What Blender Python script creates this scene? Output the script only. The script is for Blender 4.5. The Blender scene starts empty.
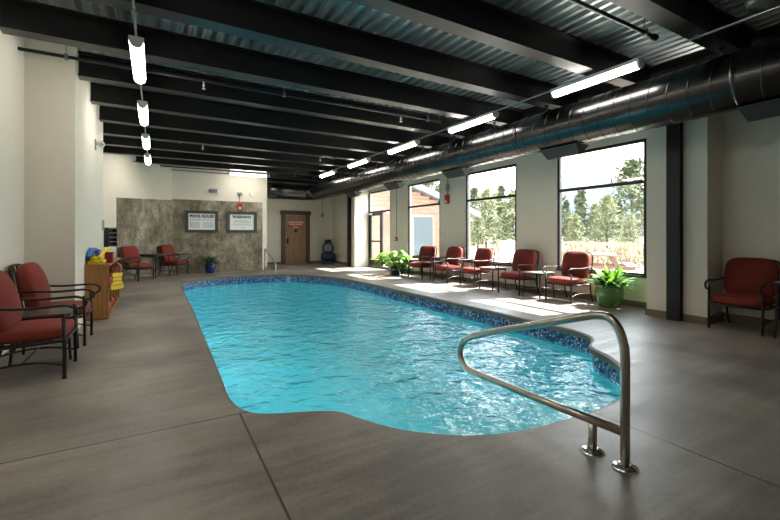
import bpy, bmesh, math, random
from mathutils import Vector, Matrix
random.seed(7)
C = bpy.context.scene.collection
PI = math.pi

# ------------------------------------------------------------------ helpers
def lin(c):
    return tuple(((v/255)/12.92 if v/255 <= 0.04045 else ((v/255+0.055)/1.055)**2.4) for v in c)

def mat(name, rgb, rough=0.5, metal=0.0, spec=0.5, var=0.0, vscale=8.0, bump=0.0, bscale=40.0, rgb2=None, aniso=None, coat=0.0):
    m = bpy.data.materials.new(name); m.use_nodes = True
    nt = m.node_tree; b = nt.nodes['Principled BSDF']
    col = lin(rgb) + (1,)
    b.inputs['Base Color'].default_value = col
    b.inputs['Roughness'].default_value = rough
    b.inputs['Metallic'].default_value = metal
    b.inputs['Specular IOR Level'].default_value = spec
    if coat: b.inputs['Coat Weight'].default_value = coat
    if var > 0 or rgb2 or bump > 0:
        tc = nt.nodes.new('ShaderNodeTexCoord')
        mp = nt.nodes.new('ShaderNodeMapping')
        nt.links.new(tc.outputs['Object'], mp.inputs['Vector'])
        if aniso: mp.inputs['Scale'].default_value = aniso
    if var > 0 or rgb2:
        n = nt.nodes.new('ShaderNodeTexNoise'); n.inputs['Scale'].default_value = vscale
        n.inputs['Detail'].default_value = 5; n.inputs['Roughness'].default_value = .6
        nt.links.new(mp.outputs['Vector'], n.inputs['Vector'])
        r = nt.nodes.new('ShaderNodeValToRGB')
        c2 = lin(rgb2) if rgb2 else tuple(v*(1-var) for v in col[:3])
        r.color_ramp.elements[0].color = tuple(c2) + (1,); r.color_ramp.elements[0].position = .33
        r.color_ramp.elements[1].color = col; r.color_ramp.elements[1].position = .66
        nt.links.new(n.outputs['Fac'], r.inputs['Fac']); nt.links.new(r.outputs['Color'], b.inputs['Base Color'])
    if bump > 0:
        n2 = nt.nodes.new('ShaderNodeTexNoise'); n2.inputs['Scale'].default_value = bscale; n2.inputs['Detail'].default_value = 4
        nt.links.new(mp.outputs['Vector'], n2.inputs['Vector'])
        bp = nt.nodes.new('ShaderNodeBump'); bp.inputs['Strength'].default_value = bump; bp.inputs['Distance'].default_value = .02
        nt.links.new(n2.outputs['Fac'], bp.inputs['Height']); nt.links.new(bp.outputs['Normal'], b.inputs['Normal'])
    return m

def emit(name, rgb, s):
    m = bpy.data.materials.new(name); m.use_nodes = True
    b = m.node_tree.nodes['Principled BSDF']
    b.inputs['Base Color'].default_value = (.8,.8,.8,1)
    b.inputs['Emission Color'].default_value = lin(rgb)+(1,); b.inputs['Emission Strength'].default_value = s
    return m

class MB:
    def __init__(s): s.bm = bmesh.new()
    def quadmesh(s, V, F, smooth=False):
        vs = [s.bm.verts.new(v) for v in V]
        for f in F:
            try:
                fc = s.bm.faces.new([vs[i] for i in f]); fc.smooth = smooth
            except ValueError: pass
        return s
    def box(s, x0, x1, y0, y1, z0, z1):
        V = [(x,y,z) for z in (z0,z1) for y in (y0,y1) for x in (x0,x1)]
        return s.quadmesh(V, [(0,2,3,1),(4,5,7,6),(0,1,5,4),(2,6,7,3),(0,4,6,2),(1,3,7,5)])
    def obox(s, p0, p1, w, h, up=(0,0,1)):
        # a bar from p0 to p1, w sideways, h along up
        p0, p1 = Vector(p0), Vector(p1); d = (p1-p0).normalized(); u = Vector(up)
        sd = d.cross(u)
        if sd.length < 1e-5: sd = d.cross(Vector((1,0,0)))
        sd.normalize(); u = sd.cross(d).normalized()
        V = []
        for p in (p0,p1):
            for a,b in ((-1,-1),(1,-1),(1,1),(-1,1)): V.append(p+sd*a*w/2+u*b*h/2)
        return s.quadmesh(V, [(3,2,1,0),(4,5,6,7),(0,1,5,4),(1,2,6,5),(2,3,7,6),(3,0,4,7)])
    def tube(s, pts, r, n=8, caps=True, smooth=True):
        pts = [Vector(p) for p in pts]; rs = r if isinstance(r,(list,tuple)) else [r]*len(pts)
        rings = []; prev = None
        for i,p in enumerate(pts):
            t = (pts[min(i+1,len(pts)-1)]-pts[max(i-1,0)])
            t = t.normalized() if t.length > 1e-9 else Vector((0,0,1))
            if prev is None:
                a = Vector((0,0,1)) if abs(t.z) < .9 else Vector((1,0,0))
                u = t.cross(a).normalized()
            else:
                u = prev - t*prev.dot(t)
                u = u.normalized() if u.length > 1e-6 else t.orthogonal().normalized()
            prev = u; v = t.cross(u)
            rings.append([s.bm.verts.new(p+(u*math.cos(2*PI*k/n)+v*math.sin(2*PI*k/n))*rs[i]) for k in range(n)])
        for a,b in zip(rings, rings[1:]):
            for k in range(n):
                f = s.bm.faces.new((a[k],a[(k+1)%n],b[(k+1)%n],b[k])); f.smooth = smooth
        if caps:
            s.bm.faces.new(rings[0][::-1]); s.bm.faces.new(rings[-1])
        return s
    def lathe(s, prof, n=24, center=(0,0,0), axis='z'):
        c = Vector(center); rings = []
        for r,z in prof:
            ring = []
            for k in range(n):
                a = 2*PI*k/n
                q = Vector((r*math.cos(a), r*math.sin(a), z))
                if axis == 'y': q = Vector((q.x, z, q.y))
                if axis == 'x': q = Vector((z, q.x, q.y))
                ring.append(s.bm.verts.new(c+q))
            rings.append(ring)
        for a,b in zip(rings, rings[1:]):
            for k in range(n):
                f = s.bm.faces.new((a[k],a[(k+1)%n],b[(k+1)%n],b[k])); f.smooth = True
        s.bm.faces.new(rings[0][::-1]); s.bm.faces.new(rings[-1])
        return s
    def prism(s, poly, z0, z1):
        n = len(poly)
        V = [(x,y,z0) for x,y in poly]+[(x,y,z1) for x,y in poly]
        F = [tuple(range(n))[::-1], tuple(range(n,2*n))]+[(i,(i+1)%n,n+(i+1)%n,n+i) for i in range(n)]
        return s.quadmesh(V,F)
    def cushion(s, w, d, h, M=Matrix.Identity(4), n=4.5, puff=.22, k=8):
        tmp = bmesh.new(); bmesh.ops.create_cube(tmp, size=2)
        bmesh.ops.subdivide_edges(tmp, edges=tmp.edges[:], cuts=k, use_grid_fill=True)
        tmp.verts.index_update(); V = []
        for v in tmp.verts:
            x,y,z = v.co; q = (abs(x)**n+abs(y)**n+abs(z)**n)**(1/n); x,y,z = x/q,y/q,z/q
            z *= (1-puff)+puff*(1-x*x)*(1-y*y)*1.6
            V.append(M @ Vector((x*w/2,y*d/2,z*h/2)))
        F = [[v.index for v in f.verts] for f in tmp.faces]; tmp.free()
        return s.quadmesh(V,F,True)
    def leaf(s, base, az, el, L, w, droop=1.0, n=6, roll=0.0, tip=True):
        d = Vector((math.cos(az)*math.cos(el), math.sin(az)*math.cos(el), math.sin(el)))
        sd = Vector((-math.sin(az), math.cos(az), roll)).normalized(); p = Vector(base); V = []
        for i in range(n+1):
            t = i/n; ww = w*math.sin(PI*min(1,(t*.86+.1)))*.5
            if i == n: ww = w*.03
            up = sd.cross(d)*(-.18*ww*2)
            V += [p-sd*ww, p+up, p+sd*ww]
            d = (d+Vector((0,0,-droop/n))).normalized(); p = p+d*(L/n)
        F = []
        for i in range(n):
            a = 3*i; F += [(a,a+1,a+4,a+3),(a+1,a+2,a+5,a+4)]
        return s.quadmesh(V,F,True)
    def obj(s, name, m, parent=None, recalc=True):
        if recalc: bmesh.ops.recalc_face_normals(s.bm, faces=s.bm.faces[:])
        me = bpy.data.meshes.new(name); s.bm.to_mesh(me); s.bm.free()
        me.materials.append(m)
        o = bpy.data.objects.new(name, me); C.objects.link(o)
        if parent: o.parent = parent
        return o

def tag(o, label, cat, group=None, kind=None):
    o['label'] = label; o['category'] = cat
    if group: o['group'] = group
    if kind: o['kind'] = kind
    return o
def thing(name, label, cat, loc=(0,0,0), rz=0.0, group=None):
    o = bpy.data.objects.new(name, None); C.objects.link(o); o.empty_display_size = .1
    o.location = loc; o.rotation_euler = (0,0,rz)
    return tag(o, label, cat, group)
def struct(o, label=None, cat=None, group=None):
    o['kind'] = 'structure'
    if label: o['label'] = label
    if cat: o['category'] = cat
    if group: o['group'] = group
    return o
def dup(root, loc, rz=None, label=None, group=None, scale=None):
    r = root.copy(); C.objects.link(r); r.location = loc
    if rz is not None: r.rotation_euler = (0,0,rz)
    if label: r['label'] = label
    if group: r['group'] = group
    if scale: r.scale = scale if isinstance(scale, tuple) else (scale,)*3
    for ch in list(root.children):
        c = ch.copy(); C.objects.link(c); c.parent = r
        for g in list(ch.children):
            d = g.copy(); C.objects.link(d); d.parent = c
    return r
def catmull(pts, n=8, closed=True):
    out = []; N = len(pts); P = [Vector(p) for p in pts]
    for i in range(N if closed else N-1):
        p0 = P[(i-1)%N] if closed else P[max(i-1,0)]
        p1 = P[i]; p2 = P[(i+1)%N]
        p3 = P[(i+2)%N] if closed else P[min(i+2,N-1)]
        for k in range(n):
            t = k/n
            out.append(.5*((2*p1)+(p2-p0)*t+(2*p0-5*p1+4*p2-p3)*t*t+(3*p1-p0-3*p2+p3)*t**3))
    if not closed: out.append(P[-1])
    return out
def text_obj(s, size, m, parent, name, loc, rot, off=0.0, align='CENTER', spacing=1.0):
    cu = bpy.data.curves.new(name, 'FONT'); cu.body = s; cu.size = size; cu.align_x = align; cu.align_y = 'CENTER'
    cu.extrude = .0015; cu.offset = off; cu.space_character = spacing; cu.space_line = .9
    t = bpy.data.objects.new(name, cu); C.objects.link(t)
    bpy.context.view_layer.update()
    me = bpy.data.meshes.new_from_object(t.evaluated_get(bpy.context.evaluated_depsgraph_get()))
    bpy.data.objects.remove(t); bpy.data.curves.remove(cu)
    me.materials.clear(); me.materials.append(m)
    o = bpy.data.objects.new(name, me); C.objects.link(o); o.parent = parent
    o.location = loc; o.rotation_euler = rot
    return o

# ------------------------------------------------------------------ materials
M_wall = mat('wall_paint', (226,219,205), .75, var=.03, vscale=3, bump=.12, bscale=90)
M_black = mat('black_steel', (20,20,21), .42, spec=.4, var=.2, vscale=5)
M_beam = mat('dark_beam_steel', (24,23,23), .36, metal=.0, spec=.6, var=.25, vscale=6)
M_girder = mat('girder_steel', (16,16,17), .6)
M_deck = mat('galvanised_deck', (204,212,214), .32, metal=.7, var=.4, vscale=7, aniso=(1,.15,1))
M_duct = mat('duct_steel', (82,82,82), .27, metal=1.0, var=.15, vscale=3)
M_flange = mat('galvanised', (150,152,152), .35, metal=.8)
M_diff = mat('diffuser_grey', (46,46,45), .5)
M_frame = mat('dark_bronze_frame', (34,34,36), .45)
M_steel = mat('polished_stainless', (188,181,170), .28, metal=1.0, var=.12, vscale=30)
M_chrome = mat('chrome', (215,215,215), .08, metal=1.0)
M_chair = mat('dark_chair_metal', (34,30,29), .38, metal=.3, spec=.5)
M_cush = mat('brick_red_fabric', (124,41,26), .82, var=.14, vscale=14, bump=.3, bscale=220)
M_tabletop = mat('slate_tabletop', (96,92,88), .18, var=.2, vscale=20)
M_top_lit = mat('window_lit_tabletop', (168,160,150), .22, var=.12, vscale=20)  # tabletop copy with the window light painted in as a paler colour
M_base = mat('tan_baseboard', (118,104,86), .6)
M_white = mat('white_plastic', (228,228,224), .4)
M_lamp = emit('lamp_diffuser', (255,248,236), 12.0)
M_oak = mat('oak', (164,116,60), .5, rgb2=(134,90,44), vscale=6, aniso=(6,6,.5))
M_plank = mat('rough_plank', (166,138,102), .6, rgb2=(130,102,70), vscale=5, aniso=(7,7,.5))
M_trimwood = mat('dark_timber', (104,84,58), .6, rgb2=(74,58,40), vscale=6, aniso=(6,6,.5))
M_signframe = mat('sign_frame_wood', (74,70,60), .6, var=.25, vscale=14)
M_sign = mat('sign_white', (226,229,229), .5)
M_ink = mat('sign_ink', (30,30,32), .6)
M_grey = mat('grey_ink', (150,152,152), .6)
M_red = mat('alarm_red', (178,44,34), .4)
M_signred = mat('door_sign_red', (190,34,40), .45)
M_yel = mat('yellow_foam', (232,200,22), .6)
M_blue = mat('blue_foam', (40,96,170), .6)
M_pur = mat('purple_foam', (118,94,170), .6)
M_pink = mat('pink_fabric', (206,92,96), .7)
M_darkred = mat('dark_red_fabric', (128,26,30), .8)
M_leaf = mat('bright_leaf', (132,186,52), .42, rgb2=(70,126,32), vscale=5)
M_leaf2 = mat('deep_leaf', (84,112,62), .45, rgb2=(40,66,34), vscale=6)
M_leaf3 = mat('pale_leaf', (164,188,110), .42, rgb2=(84,124,56), vscale=5)
M_soil = mat('soil', (48,36,28), .9)
M_potg = mat('green_glaze', (64,112,54), .14, rgb2=(98,142,80), vscale=5, coat=.5)
M_potb = mat('cobalt_glaze', (18,44,118), .12, var=.3, vscale=8, coat=.5)
M_potn = mat('navy_glaze', (20,38,62), .12, var=.3, vscale=8, coat=.5)
M_pott = mat('teal_glaze', (16,112,112), .14, var=.3, vscale=8, coat=.5)
M_cleaner = mat('cleaner_blue', (24,50,88), .35)
M_hose = mat('hose_blue', (60,104,150), .45)
M_rubber = mat('black_rubber', (18,18,19), .7)
for _m in (M_leaf, M_leaf2, M_leaf3):
    _nt = _m.node_tree; _b = _nt.nodes['Principled BSDF']; _o = _nt.nodes['Material Output']
    _t = _nt.nodes.new('ShaderNodeBsdfTranslucent'); _x = _nt.nodes.new('ShaderNodeMixShader'); _x.inputs[0].default_value = .4
    _nt.links.new(_b.inputs['Base Color'].links[0].from_socket, _t.inputs['Color'])
    _nt.links.new(_b.outputs[0], _x.inputs[1]); _nt.links.new(_t.outputs[0], _x.inputs[2]); _nt.links.new(_x.outputs[0], _o.inputs['Surface'])

def schlick(nt, f0, normal=None):
    lw = nt.nodes.new('ShaderNodeLayerWeight'); lw.inputs['Blend'].default_value=.5
    if normal: nt.links.new(normal, lw.inputs['Normal'])
    p = nt.nodes.new('ShaderNodeMath'); p.operation='POWER'; nt.links.new(lw.outputs['Facing'], p.inputs[0]); p.inputs[1].default_value=5
    a = nt.nodes.new('ShaderNodeMath'); a.operation='MULTIPLY_ADD'; nt.links.new(p.outputs[0], a.inputs[0]); a.inputs[1].default_value=1-f0; a.inputs[2].default_value=f0
    return a

# brushed concrete floor with sawn joints
def floor_mat():
    m = bpy.data.materials.new('stained_concrete_floor'); m.use_nodes = True
    nt = m.node_tree; b = nt.nodes['Principled BSDF']; L = nt.links.new
    g = nt.nodes.new('ShaderNodeNewGeometry')
    def noise(scale, sc, det=6):
        mp = nt.nodes.new('ShaderNodeMapping'); mp.inputs['Scale'].default_value = sc
        n = nt.nodes.new('ShaderNodeTexNoise'); n.inputs['Scale'].default_value = scale; n.inputs['Detail'].default_value = det
        L(g.outputs['Position'], mp.inputs['Vector']); L(mp.outputs['Vector'], n.inputs['Vector']); return n.outputs['Fac']
    n1 = noise(.9, (1,1,1)); n2 = noise(3.5, (.35,3,1)); n3 = noise(40,(1,1,1),3)
    def mth(op,a,bv):
        x = nt.nodes.new('ShaderNodeMath'); x.operation = op
        for i,v in enumerate((a,bv)):
            if isinstance(v,(int,float)): x.inputs[i].default_value = v
            else: L(v, x.inputs[i])
        return x.outputs[0]
    s = mth('ADD', mth('MULTIPLY',n1,.6), mth('ADD', mth('MULTIPLY',n2,.28), mth('MULTIPLY',n3,.12)))
    r = nt.nodes.new('ShaderNodeValToRGB'); L(s, r.inputs['Fac'])
    r.color_ramp.elements[0].position=.40; r.color_ramp.elements[0].color = lin((104,97,90))+(1,)
    r.color_ramp.elements[1].position=.62; r.color_ramp.elements[1].color = lin((160,150,139))+(1,)
    sx = nt.nodes.new('ShaderNodeSeparateXYZ'); L(g.outputs['Position'], sx.inputs[0])
    X, Y = sx.outputs[0], sx.outputs[1]
    def line(c, v, lo=None, hi=None, along=None):
        k = mth('LESS_THAN', mth('ABSOLUTE', mth('SUBTRACT', c, v), 0), .0065)
        if lo is not None: k = mth('MULTIPLY', k, mth('GREATER_THAN', along, lo))
        if hi is not None: k = mth('MULTIPLY', k, mth('LESS_THAN', along, hi))
        return k
    js = [line(Y,3.03,None,.6,X), line(X,.52,None,3.03,Y), line(X,2.72,None,1.9,Y), line(X,5.02,None,3.2,Y),
          line(Y,3.22,4.8,None,X), line(Y,7.3,4.8,None,X), line(Y,11.4,4.8,None,X), line(Y,7.3,None,.6,X), line(Y,11.4,None,.6,X)]
    j = js[0]
    for q in js[1:]: j = mth('MAXIMUM', j, q)
    mx = nt.nodes.new('ShaderNodeMix'); mx.data_type='RGBA'; L(j, mx.inputs['Factor'])
    L(r.outputs['Color'], mx.inputs['A']); mx.inputs['B'].default_value = lin((58,50,42))+(1,)
    L(mx.outputs['Result'], b.inputs['Base Color'])
    rr = nt.nodes.new('ShaderNodeMapRange'); L(n2, rr.inputs['Value'])
    rr.inputs['From Min'].default_value=.3; rr.inputs['From Max'].default_value=.7
    rr.inputs['To Min'].default_value=.36; rr.inputs['To Max'].default_value=.52; L(rr.outputs[0], b.inputs['Roughness'])
    bp = nt.nodes.new('ShaderNodeBump'); bp.inputs['Strength'].default_value=.12; bp.inputs['Distance'].default_value=.01
    L(mth('ADD',n2,mth('MULTIPLY',n3,.4)), bp.inputs['Height']); L(bp.outputs['Normal'], b.inputs['Normal'])
    b.inputs['Specular IOR Level'].default_value=.45
    return m
M_floor = floor_mat()
M_coping = mat('coping_concrete', (112,101,88), .5, var=.2, vscale=6)

def concrete_mat():
    m = bpy.data.materials.new('weathered_board_concrete'); m.use_nodes = True
    nt = m.node_tree; b = nt.nodes['Principled BSDF']; L = nt.links.new
    g = nt.nodes.new('ShaderNodeNewGeometry')
    def noise(scale, sc, det=8, ro=.65):
        mp = nt.nodes.new('ShaderNodeMapping'); mp.inputs['Scale'].default_value = sc
        n = nt.nodes.new('ShaderNodeTexNoise'); n.inputs['Scale'].default_value = scale; n.inputs['Detail'].default_value = det; n.inputs['Roughness'].default_value=ro
        L(g.outputs['Position'], mp.inputs['Vector']); L(mp.outputs['Vector'], n.inputs['Vector']); return n.outputs['Fac']
    a = noise(1.7,(1,1,.7),10,.74); c = noise(9,(1,1,.75),8,.78)
    r = nt.nodes.new('ShaderNodeValToRGB'); L(a, r.inputs['Fac']); e = r.color_ramp.elements
    e[0].position=.32; e[0].color=lin((84,74,58))+(1,); e[1].position=.66; e[1].color=lin((186,180,164))+(1,)
    k = e.new(.5); k.color=lin((138,128,108))+(1,)
    r2 = nt.nodes.new('ShaderNodeValToRGB'); L(c, r2.inputs['Fac']); e = r2.color_ramp.elements
    e[0].position=.38; e[0].color=(.38,.37,.36,1); e[1].position=.5; e[1].color=(1,1,1,1)
    mx = nt.nodes.new('ShaderNodeMix'); mx.data_type='RGBA'; mx.blend_type='MULTIPLY'; mx.inputs['Factor'].default_value=.85
    L(r.outputs['Color'], mx.inputs['A']); L(r2.outputs['Color'], mx.inputs['B']); L(mx.outputs['Result'], b.inputs['Base Color'])
    bp = nt.nodes.new('ShaderNodeBump'); bp.inputs['Strength'].default_value=.4; bp.inputs['Distance'].default_value=.02
    L(c, bp.inputs['Height']); L(bp.outputs['Normal'], b.inputs['Normal']); b.inputs['Roughness'].default_value=.65
    return m
M_conc = concrete_mat()

def tile_mat():
    m = bpy.data.materials.new('blue_mosaic_tile'); m.use_nodes = True
    nt = m.node_tree; b = nt.nodes['Principled BSDF']; L = nt.links.new
    g = nt.nodes.new('ShaderNodeNewGeometry')
    v = nt.nodes.new('ShaderNodeVectorMath'); v.operation='SCALE'; v.inputs['Scale'].default_value = 1/.021
    L(g.outputs['Position'], v.inputs[0])
    f = nt.nodes.new('ShaderNodeVectorMath'); f.operation='FLOOR'; L(v.outputs[0], f.inputs[0])
    w = nt.nodes.new('ShaderNodeTexWhiteNoise'); L(f.outputs[0], w.inputs['Vector'])
    r = nt.nodes.new('ShaderNodeValToRGB'); L(w.outputs['Value'], r.inputs['Fac']); r.color_ramp.interpolation='CONSTANT'
    e = r.color_ramp.elements
    e[0].position=0; e[0].color=lin((50,66,104))+(1,); e[1].position=.34; e[1].color=lin((80,108,152))+(1,)
    for p,c in ((.52,(92,126,168)),(.68,(52,72,116)),(.82,(130,160,192)),(.93,(190,202,216))):
        k=e.new(p); k.color=lin(c)+(1,)
    L(r.outputs['Color'], b.inputs['Base Color']); b.inputs['Roughness'].default_value=.2
    return m
M_tile = tile_mat()
M_plaster = mat('pool_plaster', (100,236,248), .7, rgb2=(76,226,242), vscale=2.0)

def water_mat():
    m = bpy.data.materials.new('pool_water'); m.use_nodes = True
    nt = m.node_tree; L = nt.links.new
    for n in list(nt.nodes): nt.nodes.remove(n)
    out = nt.nodes.new('ShaderNodeOutputMaterial')
    g = nt.nodes.new('ShaderNodeNewGeometry')
    def noise(scale, sc, dist=0.0, det=3):
        mp = nt.nodes.new('ShaderNodeMapping'); mp.inputs['Scale'].default_value = sc
        n = nt.nodes.new('ShaderNodeTexNoise'); n.inputs['Scale'].default_value = scale; n.inputs['Detail'].default_value=det
        n.inputs['Distortion'].default_value = dist
        L(g.outputs['Position'], mp.inputs['Vector']); L(mp.outputs['Vector'], n.inputs['Vector']); return n.outputs['Fac']
    a = noise(3.2,(1,1,1),.6,2); c = noise(10,(1,.8,1),1.0,3)
    ad = nt.nodes.new('ShaderNodeMath'); ad.operation='MULTIPLY_ADD'; L(c, ad.inputs[0]); ad.inputs[1].default_value=.4; L(a, ad.inputs[2])
    bp = nt.nodes.new('ShaderNodeBump'); bp.inputs['Strength'].default_value=1.0; bp.inputs['Distance'].default_value=.055; L(ad.outputs[0], bp.inputs['Height'])
    fr = schlick(nt,.02,bp.outputs['Normal'])
    gl = nt.nodes.new('ShaderNodeBsdfGlossy'); gl.inputs['Roughness'].default_value=.03; L(bp.outputs['Normal'], gl.inputs['Normal'])
    tr = nt.nodes.new('ShaderNodeBsdfTransparent'); tr.inputs['Color'].default_value=(.92,.99,1,1)
    rf = nt.nodes.new('ShaderNodeBsdfRefraction'); rf.inputs['IOR'].default_value=1.33; rf.inputs['Roughness'].default_value=.0
    rf.inputs['Color'].default_value=(.92,.99,1,1); L(bp.outputs['Normal'], rf.inputs['Normal'])
    m1 = nt.nodes.new('ShaderNodeMixShader'); m1.inputs[0].default_value=.18; L(tr.outputs[0], m1.inputs[1]); L(rf.outputs[0], m1.inputs[2])
    m2 = nt.nodes.new('ShaderNodeMixShader'); L(fr.outputs[0], m2.inputs[0]); L(m1.outputs[0], m2.inputs[1]); L(gl.outputs[0], m2.inputs[2])
    L(m2.outputs[0], out.inputs['Surface'])
    return m
M_water = water_mat()

def glass_mat():
    m = bpy.data.materials.new('window_glass'); m.use_nodes = True
    nt = m.node_tree; L = nt.links.new
    for n in list(nt.nodes): nt.nodes.remove(n)
    out = nt.nodes.new('ShaderNodeOutputMaterial')
    fr = schlick(nt,.04)
    gl = nt.nodes.new('ShaderNodeBsdfGlossy'); gl.inputs['Roughness'].default_value=.02
    tr = nt.nodes.new('ShaderNodeBsdfTransparent'); tr.inputs['Color'].default_value=(.95,.97,.96,1)
    m2 = nt.nodes.new('ShaderNodeMixShader'); L(fr.outputs[0], m2.inputs[0]); L(tr.outputs[0], m2.inputs[1]); L(gl.outputs[0], m2.inputs[2])
    L(m2.outputs[0], out.inputs['Surface']); return m
M_glass = glass_mat()

# ------------------------------------------------------------------ pool outline (plan of the coping edge)
half = [(.515,3.9),(.505,3.5),(.525,3.24),(.585,3.07),(.69,2.965),(.83,2.90),(1.01,2.825),(1.16,2.73),(1.26,2.52),(1.40,2.285),(1.588,2.097),(1.80,1.96),(2.066,1.87),(2.40,1.83)]
ctrl = half + [(2.75,1.81),(3.08,1.84),(3.36,1.92),(3.66,2.09),(3.92,2.31),(4.10,2.53),(4.22,2.76),(4.34,2.90),(4.55,3.01),(4.72,3.16),(4.81,3.40),(4.845,3.8)]
ctrl = [(.535,5.5)] + ctrl + [(4.86,5.5),(4.86,7.5),(4.86,9.4),(4.82,10.4),(4.66,11.3),(4.3,12.2),(3.7,12.92),(3.0,13.2),(2.2,13.27),(1.4,13.05),(.88,12.55),(.62,11.85),(.56,11.0),(.56,9.4),(.56,7.5)]
outline = [(p.x,p.y) for p in catmull([(x,y,0) for x,y in ctrl], 6)]
def offset(poly, d):
    n = len(poly); out = []
    for i in range(n):
        a = Vector(poly[i-1]); b = Vector(poly[i]); c = Vector(poly[(i+1)%n])
        t = (c-a).normalized(); nrm = Vector((t.y,-t.x))   # outline runs anticlockwise: this is outward
        out.append((b.x+nrm.x*d, b.y+nrm.y*d))
    return out
def ring_strip(mb, polyA, zA, polyB, zB, smooth=True):
    n = len(polyA)
    V = [(x,y,zA) for x,y in polyA]+[(x,y,zB) for x,y in polyB]
    mb.quadmesh(V, [(i,(i+1)%n,n+(i+1)%n,n+i) for i in range(n)], smooth); return mb
def fill(mb, polys, z):
    edges = []
    for poly in polys:
        vs = [mb.bm.verts.new((x,y,z)) for x,y in poly]
        edges += [mb.bm.edges.new((vs[i],vs[(i+1)%len(vs)])) for i in range(len(vs))]
    bmesh.ops.triangle_fill(mb.bm, use_beauty=True, edges=edges); return mb

# ------------------------------------------------------------------ the room shell
f = MB(); cop_out = offset(outline,.03)
fill(f, [[(-2.2,-3.2),(7.8,-3.2),(7.8,18),(-2.2,18)], cop_out], 0)
fl = f.obj('floor', M_floor, recalc=False)
for p in fl.data.polygons:
    if p.normal.z < 0: p.flip()
struct(fl, 'grey-brown stained concrete pool deck with thin sawn joints', 'floor')

pool = thing('swimming_pool', 'long turquoise swimming pool sunk in the concrete deck, blue mosaic at waterline', 'pool', (2.7,7.5,0))
pool['kind'] = 'structure'
def pl(o):
    o.parent = pool; o.location = (-2.7,-7.5,0); return o
WZ = -.215
c = MB(); ring_strip(c, cop_out, 0, outline, -.014); ring_strip(c, outline, -.014, offset(outline,.002), -.075); ring_strip(c, offset(outline,.002), -.075, offset(outline,.06), -.09)
pl(c.obj('coping', M_coping, recalc=False))
t_ = MB(); ring_strip(t_, offset(outline,.035), -.04, offset(outline,.035), WZ-.06)
pl(t_.obj('waterline_tile', M_tile, recalc=False))
b_ = MB(); ring_strip(b_, offset(outline,.03), WZ-.05, offset(outline,.0), -1.15); ring_strip(b_, offset(outline,0), -1.15, offset(outline,-.2), -1.35)
fill(b_, [offset(outline,-.2)], -1.35)
pl(b_.obj('basin', M_plaster, recalc=False))
for k,(rr,zt) in enumerate(((1.5,-.5),(1.15,-.8))):
    s_ = MB(); arc = [(2.71+rr*math.cos(a),2.95-rr*.75*math.sin(a)) for a in [i*PI/16 for i in range(17)]]
    s_.prism([(x, max(y,1.95)) for x,y in arc][::-1], -1.35, zt)
    pl(s_.obj('entry_step', M_plaster))
M_addlight = emit('added_pool_lamp_lens', (226,246,255), 30.0)
for yy in (4.6,8.0,11.0):   # unseen underwater lamps, added in the basin wall to brighten the water
    l_ = MB(); l_.lathe([(.15,.0),(.16,.012),(.125,.03),(.12,.02)],24,(.57,yy,-.62),'x'); lr = pl(l_.obj('added_pool_light', M_chrome))
    l_ = MB(); l_.lathe([(.12,.012),(.10,.03),(.05,.038),(.001,.04)],24,(.57,yy,-.62),'x'); l_.obj('lens', M_addlight, lr)
# depth marker tiles set in the waterline band
for k,(yy) in enumerate((10.7,7.6,4.45)):
    d_ = MB()
    for q in (0,.16):
        d_.box(4.872,4.890,yy+q,yy+q+.11,-.19,-.10)
    mk = d_.obj('depth_marker', M_grey); pl(mk)
    e_ = MB()
    for q in (0,.17):
        e_.box(4.868,4.874,yy+q+.025,yy+q+.085,-.175,-.115)
    ee = e_.obj('marker_print', M_ink, mk)
w_ = MB(); fill(w_, [offset(outline,.034)], WZ)
wo = w_.obj('pool_water', M_water, recalc=False)
for p in wo.data.polygons:
    if p.normal.z < 0: p.flip()
tag(wo, 'clear rippling turquoise water filling the swimming pool', 'water', kind='stuff')

ZT = 3.93   # wall tops
def wbox(name, boxes, label, m=M_wall, cat='wall'):
    mb = MB()
    for b in boxes: mb.box(*b)
    return struct(mb.obj(name, m), label, cat)
wbox('wall_left', [(-1.8,-1.4,-3,6.6,0,ZT),(-1.8,-.9,6.59,9.85,0,ZT),(-2.0,-1.6,9.85,13.0,0,ZT)], 'pale side wall behind the red chairs and the wooden cabinet, stepping out into a pier')
o_ = MB(); OB0 = Vector((.48,15.2)); OD = Vector((-1.07,-1.27)).normalized(); ON = Vector((OD.y,-OD.x)); 
if ON.y > 0: ON = -ON          # faces the room
e0 = OB0+OD*3.3
o_.prism([tuple(OB0), tuple(e0), tuple(e0-ON*.3), tuple(OB0-ON*.3)], 0, ZT)
struct(o_.obj('wall_back_angled', M_wall), 'short angled wall carrying concrete behind the two far chairs', 'wall')
wbox('wall_back', [(.40,3.57,15.2,15.5,0,ZT),(3.40,3.57,15.5,17.6,0,ZT)], 'far wall with concrete facing and the two framed pool signs')
wbox('wall_back_alcove', [(3.40,7.4,17.6,17.9,0,ZT),(7.1,7.4,15.1,17.6,0,ZT)], 'alcove wall holding the plank door')
wbox('wall_behind', [(-2.2,7.8,-3.3,-3.0,0,ZT)], 'wall behind the viewpoint')
WIN = [(3.85,5.66),(6.78,8.59),(9.74,11.55),(12.71,14.45)]   # Y spans, last one is the glass door unit
rb = [(7.38,7.52,3.40,14.5,2.96,ZT)]
prev = 3.40
for i,(a,b) in enumerate(WIN):
    if a > prev: rb.append((7.38,7.52,prev,a,0,2.96))
    if i < 3: rb.append((7.38,7.52,a,b,0,.54))
    prev = b
rb.append((7.38,7.52,14.45,14.6,0,2.96))
rb.append((7.25,7.70,-3.0,2.72,0,ZT))
wbox('wall_right', rb, 'pale window wall along the pool with four tall openings')
wbox('wall_right_pier', [(6.77,7.70,2.71,3.53,0,ZT)], 'pale pier standing out beside the black column and the green planter')
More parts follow.
